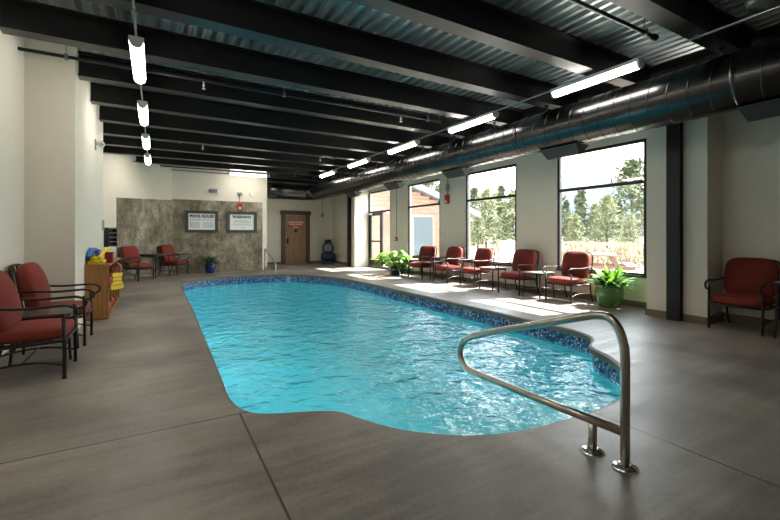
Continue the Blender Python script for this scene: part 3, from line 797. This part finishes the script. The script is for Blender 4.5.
# noodles on the cabinet top
def noodle(name, m, pts, label, group, r=.0295):
    o = MB(); P = [Vector(p) for p in pts]
    o.tube(P, r, 14, caps=False); 
    ob = thing(name, label, 'pool noodle', tuple(P[0]), 0, group)
    c_ = o.obj('foam_tube', m, ob); c_.location = -P[0]
    e = MB(); n = 14
    for p,qv in ((P[0],P[1]),(P[-1],P[-2])):
        d = (p-qv).normalized(); u = d.orthogonal().normalized(); v = d.cross(u); V = []
        for rr in (r,r*.48):
            for k in range(n): V.append(p+(u*math.cos(2*PI*k/n)+v*math.sin(2*PI*k/n))*rr)
        for k in range(n): V.append(p-d*.25+(u*math.cos(2*PI*k/n)+v*math.sin(2*PI*k/n))*r*.48)
        e.quadmesh(V, [(k,(k+1)%n,n+(k+1)%n,n+k) for k in range(n)]+[(n+k,n+(k+1)%n,2*n+(k+1)%n,2*n+k) for k in range(n)]+[tuple(range(2*n,3*n))])
    e.obj('tube_end', m, c_)
    return ob
GN = 'pool noodles on the cabinet'
zb = .825+.033
noodle('pool_noodle', M_yel, [(-.835,7.42,zb),(-.84,8.2,zb),(-.84,8.75,zb)], 'yellow noodle at the bottom of the pile, closest to the wall', GN)
noodle('pool_noodle', M_yel, [(-.767,7.40,zb),(-.77,8.1,zb),(-.77,8.7,zb)], 'yellow noodle at the bottom of the pile, next in from the wall side', GN)
noodle('pool_noodle', M_yel, [(-.802,7.44,zb+.058),(-.806,8.2,zb+.058),(-.806,8.8,zb+.058)], 'yellow noodle lying on the two bottom yellow ones', GN)
noodle('pool_noodle', M_yel, [(-.70,7.40,zb+.002),(-.70,7.84,zb+.002)], 'short yellow noodle beside the red basket front', GN)
noodle('pool_noodle', M_yel, catmull([(-.725,7.42,zb+.062),(-.73,7.7,zb+.09),(-.715,8.0,zb+.145),(-.70,8.35,zb+.178),(-.69,8.7,zb+.17)],4,False), 'long yellow noodle on top, rising over the red basket', GN)
noodle('pool_noodle', M_pur, [(-.768,7.62,zb+.118),(-.77,8.2,zb+.118),(-.77,8.9,zb+.115)], 'purple noodle on top of the yellow ones', GN)
noodle('pool_noodle', M_blue, catmull([(-.868,7.50,zb+.06),(-.865,7.62,zb+.13),(-.85,7.85,zb+.17),(-.84,8.2,zb+.15),(-.845,8.7,zb+.11)],4,False), 'thick blue noodle bent over the pile against the wall', GN, .042)
t = thing('basket','small dark red fabric basket at the edge of the cabinet top','basket',(-.648,8.0,.825))
mb = MB(); mb.prism([(-.052,-.12),(.05,-.12),(.05,.12),(-.052,.12)],0,.16); mb.obj('body', M_darkred, t)
mb = MB(); mb.box(-.057,.055,-.125,.125,.15,.165); mb.obj('rim', M_rubber, t)

# ------------------------------------------------------------------ wall fittings
def on_oblique(s, z): p = OB0+OD*s+ON*.0; return (p.x,p.y,z)
wp = OB0+OD*2.45
t = thing('wall_rack','black wall rack of stacked open trays beside the concrete edge','rack',(wp.x,wp.y,.95),math.atan2(-OD.y,-OD.x))
mb = MB(); mb.box(-.14,-.125,-.14,0,0,.52); mb.box(.125,.14,-.14,0,0,.52); mb.box(-.125,.125,-.012,-.002,0,.52); mb.obj('rack_frame', M_black, t)
for k in range(5):
    mb = MB(); mb.box(-.125,.125,-.14,-.012,.01+.12*k,.022+.12*k); mb.obj('tray', M_grey, t)
t = thing('security_camera','small white security camera high on the pier of the side wall','camera',(-.9,8.62,2.83))
mb = MB(); mb.box(0,.015,-.05,.05,-.09,.09); mb.obj('wall_plate', M_flange, t)
mb = MB(); mb.tube([(.015,0,0),(.06,0,.03),(.08,0,.03)],.015,8); mb.obj('bracket', M_white, t)
mb = MB(); mb.tube([(.07,.07,.045),(.10,-.09,.0)],.05,14); mb.obj('housing', M_white, t)
mb = MB(); mb.tube([(.10,-.09,.0),(.102,-.10,-.003)],.034,12); mb.obj('lens', M_grey, t)
mb = MB(); mb.box(-.9,-.87,9.66,9.76,1.36,1.56); tag(mb.obj('thermostat', M_grey), 'slim grey wall box near the end edge of the side-wall pier', 'thermostat')
t = thing('emergency_light','twin-head emergency light above the POOL RULES sign','emergency light',(1.78,15.2,2.80))
mb = MB(); mb.box(-.11,.11,-.06,0,-.06,.06); mb.obj('case', M_grey, t)
for s in (-1,1):
    mb = MB(); mb.tube([(s*.14,-.03,.0),(s*.14,-.12,-.015)],[.045,.075],12); mb.obj('lamp_head', M_flange if s < 0 else M_white, t)
t = thing('fire_alarm','red fire alarm with grey box on the far wall above the WARNING sign','fire alarm',(2.60,15.185,2.28))
mb = MB(); mb.box(-.08,.08,-.07,0,-.12,.12); al_ = mb.obj('alarm_body', M_red, t)
mb = MB(); mb.lathe([(.045,-.072),(.045,-.08),(.03,-.085)],12,(0,0,-.055),'y'); mb.obj('strobe', M_white, al_)
mb = MB(); mb.tube([(0,-.02,.12),(0,-.02,.42)],.012,8); mb.obj('conduit', M_flange, t)
mb = MB(); mb.box(-.08,.08,-.05,0,.40,.50); mb.obj('junction_box', M_flange, t)
mb = MB(); mb.lathe([(.075,-.035),(.08,-.02),(.08,0)],18,(3.02,15.2,2.74),'y'); tag(mb.obj('wall_sensor', M_white), 'round white sensor on the far wall near its end', 'sensor')
t = thing('fire_alarm','red fire alarm hanging on conduit from the duct side of the window wall','fire alarm',(7.378,9.36,2.30))
mb = MB(); mb.box(-.07,0,-.075,.075,-.12,.14); al_ = mb.obj('alarm_body', M_red, t)
mb = MB(); mb.lathe([(.04,-.072),(.04,-.08),(.028,-.086)],12,(0,0,-.06),'x'); mb.obj('strobe', M_white, al_)
mb = MB(); mb.tube([(-.02,0,.14),(-.02,0,.68)],.012,8); mb.obj('conduit', M_flange, t)
mb = MB(); mb.box(-.05,0,-.05,.05,.26,.46); mb.obj('junction_box', M_grey, t)
t = thing('fire_pull_station','small dark red pull station beside the glass door','pull station',(7.378,12.25,1.13))
mb = MB(); mb.box(-.05,0,-.06,.06,-.07,.07); st_ = mb.obj('station_body', M_red, t)
mb = MB(); mb.box(-.06,-.05,-.035,.035,-.02,.01); mb.obj('handle', M_white, st_)
mb = MB(); mb.tube([(-.015,0,.07),(-.015,0,1.75)],.011,8); mb.obj('conduit', M_grey, t)
t = thing('junction_box','small grey box hung on conduit right of the plank door','junction box',(6.62,17.598,2.17))
mb = MB(); mb.box(-.07,.07,-.06,0,-.08,.08); mb.obj('box_body', M_grey, t)
mb = MB(); mb.tube([(0,-.02,.08),(0,-.02,1.2)],.013,8); mb.obj('conduit', M_grey, t)
t = thing('light_switch','white light switch between the plank door and the blue cleaner','light switch',(6.27,17.6,1.2))
mb = MB(); mb.box(-.04,.04,-.01,0,-.06,.06); sp_ = mb.obj('plate', M_white, t)
mb = MB(); mb.box(-.012,.012,-.018,-.01,-.022,.022); mb.obj('toggle', M_white, sp_)

# blue pool cleaner cart in the alcove corner
t = thing('pool_cleaner','blue robotic pool cleaner on its upright caddy in the alcove corner','pool cleaner',(6.72,17.15,0),-.35)
for s in (-1,1):
    mb = MB(); mb.tube([(s*.24,.08,.1),(s*.28,.08,.1)],.1,18); mb.obj('wheel', M_rubber, t)
mb = MB(); mb.box(-.32,.32,-.26,.1,.06,.12); mb.box(-.22,.22,-.26,-.2,.0,.07); mb.obj('base_plate', M_cleaner, t)
mb = MB()
for s in (-1,1): mb.tube([(s*.2,.08,.1),(s*.18,.1,.8),(s*.12,.1,.98)],.018,8)
mb.tube([(-.12,.1,.98),(.12,.1,.98)],.02,8); mb.obj('handle', M_cleaner, t)
mb = MB(); mb.cushion(.62,.36,.40, Matrix.Translation((0,-.07,.32)), n=4); mb.obj('cleaner_body', M_cleaner, t)
mb = MB(); mb.box(-.2,.2,-.235,-.2,.18,.26); mb.obj('brush', M_rubber, t)
mb = MB()
for k in range(4):
    r = .19+.02*k; mb.tube([(r*math.cos(a),-.03-.03*k,.68+r*1.1*math.sin(a)) for a in [2*PI*j/24 for j in range(25)]],.02,6,caps=False)
mb.obj('hose', M_hose, t)
mb = MB(); mb.box(-.13,.13,-.08,.08,.86,1.06); mb.obj('control_box', M_rubber, t)

# ------------------------------------------------------------------ outdoors
M_patio = mat('pale_paving', (170,164,156), .8, var=.1, vscale=1.5)
M_ground = mat('dry_ground', (140,126,100), .95, rgb2=(112,106,78), vscale=.4)
M_grass = mat('dry_grass', (140,126,102), .9, rgb2=(106,94,72), vscale=3)
M_fence = mat('fence_wood', (150,132,112), .8, var=.2, vscale=4)
M_redwood = mat('redwood', (104,78,62), .7, var=.2, vscale=6)
M_siding = mat('cedar_siding', (144,110,92), .7, rgb2=(112,82,68), vscale=3, aniso=(.6,1,8))
M_roof = mat('grey_metal_roof', (112,118,124), .5, var=.1)
M_bldgdoor = mat('slate_blue_door', (62,74,80), .5)
M_needle = mat('pine_needles', (104,110,78), .85, rgb2=(64,74,50), vscale=1.3)
M_needle2 = mat('pale_needles', (136,138,102), .85, rgb2=(92,98,70), vscale=1.3)
M_bark = mat('bark', (92,72,56), .9, var=.3)
M_hill = mat('hazed_wooded_hill', (86,97,106), 1.0, rgb2=(76,88,98), vscale=.02, spec=.0)  # woods with the blue-grey of distance haze put into the base colour
mb = MB(); mb.quadmesh([(7.52,-60,-.06),(260,-60,-.06),(260,260,-.06),(7.52,260,-.06)],[(0,1,2,3)])
struct(mb.obj('outside_ground', M_ground), 'dry open ground outside the windows', 'ground')
mb = MB(); mb.box(7.52,13.5,-4,17.2,-.2,-.02); struct(mb.obj('patio_floor', M_patio), 'pale sunlit patio paving outside the windows', 'patio')
# neighbouring building
t = thing('building','wood-sided building with grey sloping roof seen through the far window','building',(12,18.2,0))
mb = MB()
zr = lambda x: 5.05-.325*(x+4.0)
x0,x1 = -3.9,4.0
nb = 26
for k in range(nb):
    z0 = k*.19; z1 = z0+.178
    xa = x1
    if z1 > zr(x1): xa = min(x1, (5.05-z1)/.325-4.0)
    if xa > x0+.2: mb.box(x0,xa,0,.06,z0,z1)
mb.box(x0,x1,.05,6,0,zr(x1)-.02)
mb.obj('siding', M_siding, t)
mb = MB(); V=[]
for y in (-.35,6.3):
    for (x,z) in ((x0-.1,zr(x0-.1)),(x1+.5,zr(x1+.5)),(x1+.5,zr(x1+.5)+.32),(x0-.1,zr(x0-.1)+.32)): V.append((x,y,z))
mb.quadmesh(V,[(0,1,2,3),(7,6,5,4),(0,4,5,1),(1,5,6,2),(2,6,7,3),(3,7,4,0)]); mb.obj('roof', M_roof, t)
mb = MB(); mb.box(0,1.25,-.03,.02,0,2.25); dr=mb.obj('building_door', M_bldgdoor, t)
mb = MB(); mb.box(-.1,0,-.05,.02,0,2.36); mb.box(1.25,1.35,-.05,.02,0,2.36); mb.box(0,1.25,-.05,.02,2.25,2.36); mb.obj('door_trim', M_fence, t)
# fence
def fence(label, p0, p1, n):
    p0,p1 = Vector(p0),Vector(p1); t = thing('rail_fence', label, 'fence', tuple(p0)); d = p1-p0
    for k in range(n+1):
        q = d*k/n; mb = MB(); mb.box(q.x-.06,q.x+.06,q.y-.06,q.y+.06,0,1.05); mb.obj('post', M_fence, t)
    for z in (.45,.95):
        mb = MB(); mb.obox(Vector((0,0,z)), d+Vector((0,0,z)), .05, .12); mb.obj('rail', M_fence, t)
fence('pale wooden rail fence beyond the patio', (14.5,3,-.06), (19.5,19.5,-.06), 8)
def picnic(label, loc, rz):
    t = thing('picnic_table', label, 'picnic table', loc, rz)
    mb = MB()
    for k in range(5): mb.box(-.9,.9,-.36+.147*k,-.36+.147*k+.135,.71,.75)
    mb.obj('tabletop', M_redwood, t)
    for s in (-1,1):
        mb = MB()
        for k in range(2): mb.box(-.9,.9,s*.72-.14+.145*k,s*.72-.14+.145*k+.13,.42,.46)
        mb.obj('bench', M_redwood, t)
        mb = MB()
        for q in (-1,1): mb.obox((s*.6,q*.62,0),(s*.6,q*.22,.71),.05,.1)
        mb.obox((s*.6,-.8,.39),(s*.6,.8,.39),.05,.09); mb.obj('leg', M_redwood, t)
picnic('reddish wooden picnic table on the patio behind the green planter window', (11.2,7.1,-.02), .6)
picnic('reddish wooden picnic table farther out near the rail fence', (13.2,4.6,-.02), 1.2)
# white outdoor chair
M_outwhite = mat('outdoor_white', (196,196,192), .5)
t = thing('adirondack_chair','white slatted outdoor chair on the patio seen through the second window','outdoor chair',(9.6,9.15,-.02),-.9)
for k in range(5):
    mb = MB(); xx = -.26+.13*k; mb.obox((xx,.2,.30),(xx,.55,1.05+.05*(2-abs(k-2))),.115,.022,up=(0,-1,.4)); mb.obj('back_slat', M_outwhite, t)
mb = MB()
for k in range(5): mb.obox((-.3,-.35+.125*k,.40-.025*k),(.3,-.35+.125*k,.40-.025*k),.11,.022)
mb.obj('seat', M_outwhite, t)
for s in (-1,1):
    mb = MB(); mb.box(s*.38-.06,s*.38+.06,-.42,.42,.60,.625); mb.obj('armrest', M_outwhite, t)
    mb = MB(); mb.box(s*.33-.02,s*.33+.02,-.38,-.28,0,.60); mb.obj('leg', M_outwhite, t)
    mb = MB(); mb.obox((s*.31,-.36,.36),(s*.31,.6,.06),.03,.11); mb.obj('leg', M_outwhite, t)
# dry grass tufts
mb = MB(); rnd = random.Random(21)
for k in range(1500):
    x = rnd.uniform(15,27); y = rnd.uniform(2,17)
    if x < 14.9+(y-3)*.31 and x > 14.1+(y-3)*.31: continue
    h = rnd.uniform(.35,.95)
    for j in range(4): mb.leaf((x+rnd.uniform(-.1,.1),y+rnd.uniform(-.1,.1),-.06), rnd.uniform(0,2*PI), rnd.uniform(.9,1.45), h, .05, .5, 3)
tag(mb.obj('dry_grass', M_grass, recalc=False), 'tall tan dry grass growing beyond the patio', 'grass', kind='stuff')

# trees
def make_tree(name, label, H, Rr, m, seed, start=.12, n=620, pointed=True):
    t = thing(name, label, 'tree', (0,0,0), 0, 'pines beyond the rail fence'); rnd = random.Random(seed)
    mb = MB(); mb.tube([(0,0,-.2),(.05*H*.1,0,H*.4),(0,0.02*H,H*.75),(0,0,H*.97)], [.035*H*.6,.026*H*.6,.016*H*.6,.004*H], 8)
    tips = []
    nb = 46
    for k in range(nb):
        u = start+(1-start)*(k/nb); z = u*H; az = k*2.4+rnd.uniform(-.4,.4)
        ext = Rr*((1-u)**.75 if pointed else math.sin(PI*min(1,.25+u*.72))**.8)*rnd.uniform(.7,1.15)
        d = Vector((math.cos(az),math.sin(az),rnd.uniform(.0,.35))); p0 = Vector((0,0,z)); p1 = p0+d*ext
        mb.tube([p0,(p0+p1)/2+Vector((0,0,-.03*ext)),p1],[.012*H*.35,.006*H*.35,.002*H*.3],4); tips.append((p0,p1,ext))
    mb.obj('trunk', M_bark, t)
    fb = MB()
    for k in range(n):
        p0,p1,e = tips[rnd.randrange(len(tips))]; f = rnd.uniform(.25,1.08); p = p0.lerp(p1,f)+Vector([rnd.gauss(0,.1*e+.08) for _ in range(3)])
        s = rnd.uniform(.18,.36)*H/8
        for j in range(5): fb.leaf(p, rnd.uniform(0,2*PI), rnd.uniform(-.3,1.2), s*2.2, s*.5, .3, 2, rnd.uniform(-1,1))
    fb.obj('foliage', m, t, recalc=False)
    return t
def ptpos(px, d):   # a place in the world, from its bearing as seen at the survey point
    u = (px-390)/405; return (d*(.5015+.8652*u), d*(.8652-.5015*u))
tA = make_tree('pine_tree','tall open-crowned pine, the highest tree in the largest window',9.3,2.9,M_needle,31,.3,560,False)
tB = make_tree('pine_tree','narrow dark pine in the left half of the largest window',7.0,1.7,M_needle,32,.08,620,True)
tC = make_tree('pine_tree','pale bushy young pine in the middle of the largest window',5.2,2.1,M_needle2,33,.05,640,True)
def put(tr, px, d, s=1.0, rz=0.0):
    x,y = ptpos(px,d); tr.location = (x,y,-.06); tr.scale=(s,s,s); tr.rotation_euler=(0,0,rz)
put(tA,632,44,1.0); put(tB,581,46,.92); put(tC,607,40,1.0)
bg = [(tC,595,48,.95,'pale bushy pine between the narrow dark pine and the tallest pine'),(tB,566,52,.8,'slim dark pine at the frame edge of the largest window'),
      (tC,645,48,1.15,'bushy pine behind the tallest pine at the pier edge'),(tB,618,55,.85,'dark pine half hidden behind the tallest pine'),
      (tB,474,50,1.0,'tall dark pine at the frame edge of the window with the white outdoor chair'),(tC,486,42,1.15,'pale bushy pine in the window with the white outdoor chair'),
      (tB,501,54,1.1,'dark pine in the centre of the window with the white outdoor chair'),(tC,513,36,1.0,'pale pine behind the white outdoor chair'),
      (tC,494,66,1.5,'pale pine standing behind the dark centre pine'),(tA,425,62,1.15,'broad pine rising above the roof of the wood-sided building'),(tA,440,75,1.1,'broad pine at the roof edge of the wood-sided building'),
      (tC,530,46,1.0,'bushy pine hidden behind the wall pier between the nearest windows'),(tA,548,50,.8,'open pine hidden behind the pier between the nearest windows'),
      (tC,575,38,.62,'low pale shrubby pine under the narrow dark pine'),(tC,630,36,.62,'low pale shrubby pine under the tallest pine'),(tB,602,60,.9,'dark pine far behind the pale bushy one'),
      (tC,505,36,.6,'low shrubby pine by the fence behind the white outdoor chair'),(tC,478,38,.62,'low shrubby pine by the fence near the building side')]
for k,(src,px,d,s,lab) in enumerate(bg):
    x,y = ptpos(px,d); dup(src,(x,y,-.06),k*1.3,lab,None,s)
# distant hills
mb = MB(); rnd = random.Random(4)
N = 40; V=[]
for j,(r,zf) in enumerate(((420,0.0),(520,.6),(620,1.0),(760,.3))):
    for k in range(N+1):
        a = math.radians(-15+115*k/N)
        hgt = 58+26*math.sin(k*.42+1.0)+12*math.sin(k*1.1)+5*math.sin(k*2.7+j)
        V.append((r*math.cos(a), r*math.sin(a), -5+zf*hgt))
mb.quadmesh(V,[(j*(N+1)+k,j*(N+1)+k+1,(j+1)*(N+1)+k+1,(j+1)*(N+1)+k) for j in range(3) for k in range(N)],True)
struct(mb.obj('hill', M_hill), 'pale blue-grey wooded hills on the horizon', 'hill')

# ------------------------------------------------------------------ light
sun = bpy.data.lights.new('sun','SUN'); sun.energy = 17.0; sun.angle = math.radians(.6); sun.color = (1,.95,.87)
so = bpy.data.objects.new('sun', sun); C.objects.link(so)
so.rotation_euler = Vector((2.22,-.43,2.93)).to_track_quat('Z','Y').to_euler()
wd = bpy.data.worlds.new('sky'); bpy.context.scene.world = wd; wd.use_nodes = True
nt = wd.node_tree; bg_ = nt.nodes['Background']
tc = nt.nodes.new('ShaderNodeTexCoord'); sp = nt.nodes.new('ShaderNodeSeparateXYZ'); nt.links.new(tc.outputs['Generated'], sp.inputs[0])
rp = nt.nodes.new('ShaderNodeValToRGB'); nt.links.new(sp.outputs[2], rp.inputs['Fac'])
e = rp.color_ramp.elements; e[0].position=0; e[0].color=(.92,.92,.92,1); e[1].position=.8; e[1].color=(.5,.62,.82,1)
k_ = e.new(.18); k_.color=(.95,.95,.95,1)
nt.links.new(rp.outputs['Color'], bg_.inputs['Color']); bg_.inputs['Strength'].default_value = 5.0

# ------------------------------------------------------------------ camera and view
cam = bpy.data.cameras.new('camera'); cam.sensor_width = 36; cam.lens = 405/780*36; cam.shift_y = -25/780
co = bpy.data.objects.new('camera', cam); C.objects.link(co)
co.location = (0,0,1.27); co.rotation_euler = (PI/2,0,-math.atan2(.5015,.8652))
S = bpy.context.scene; S.camera = co
S.view_settings.view_transform='Standard'; S.view_settings.look='None'; S.view_settings.gamma=1; S.view_settings.use_curve_mapping=False
S.view_settings.exposure = 1.34
S.cycles.use_denoising = True
S.cycles.max_bounces = 10; S.cycles.diffuse_bounces = 5; S.cycles.transparent_max_bounces = 12
S.cycles.sample_clamp_indirect = 8
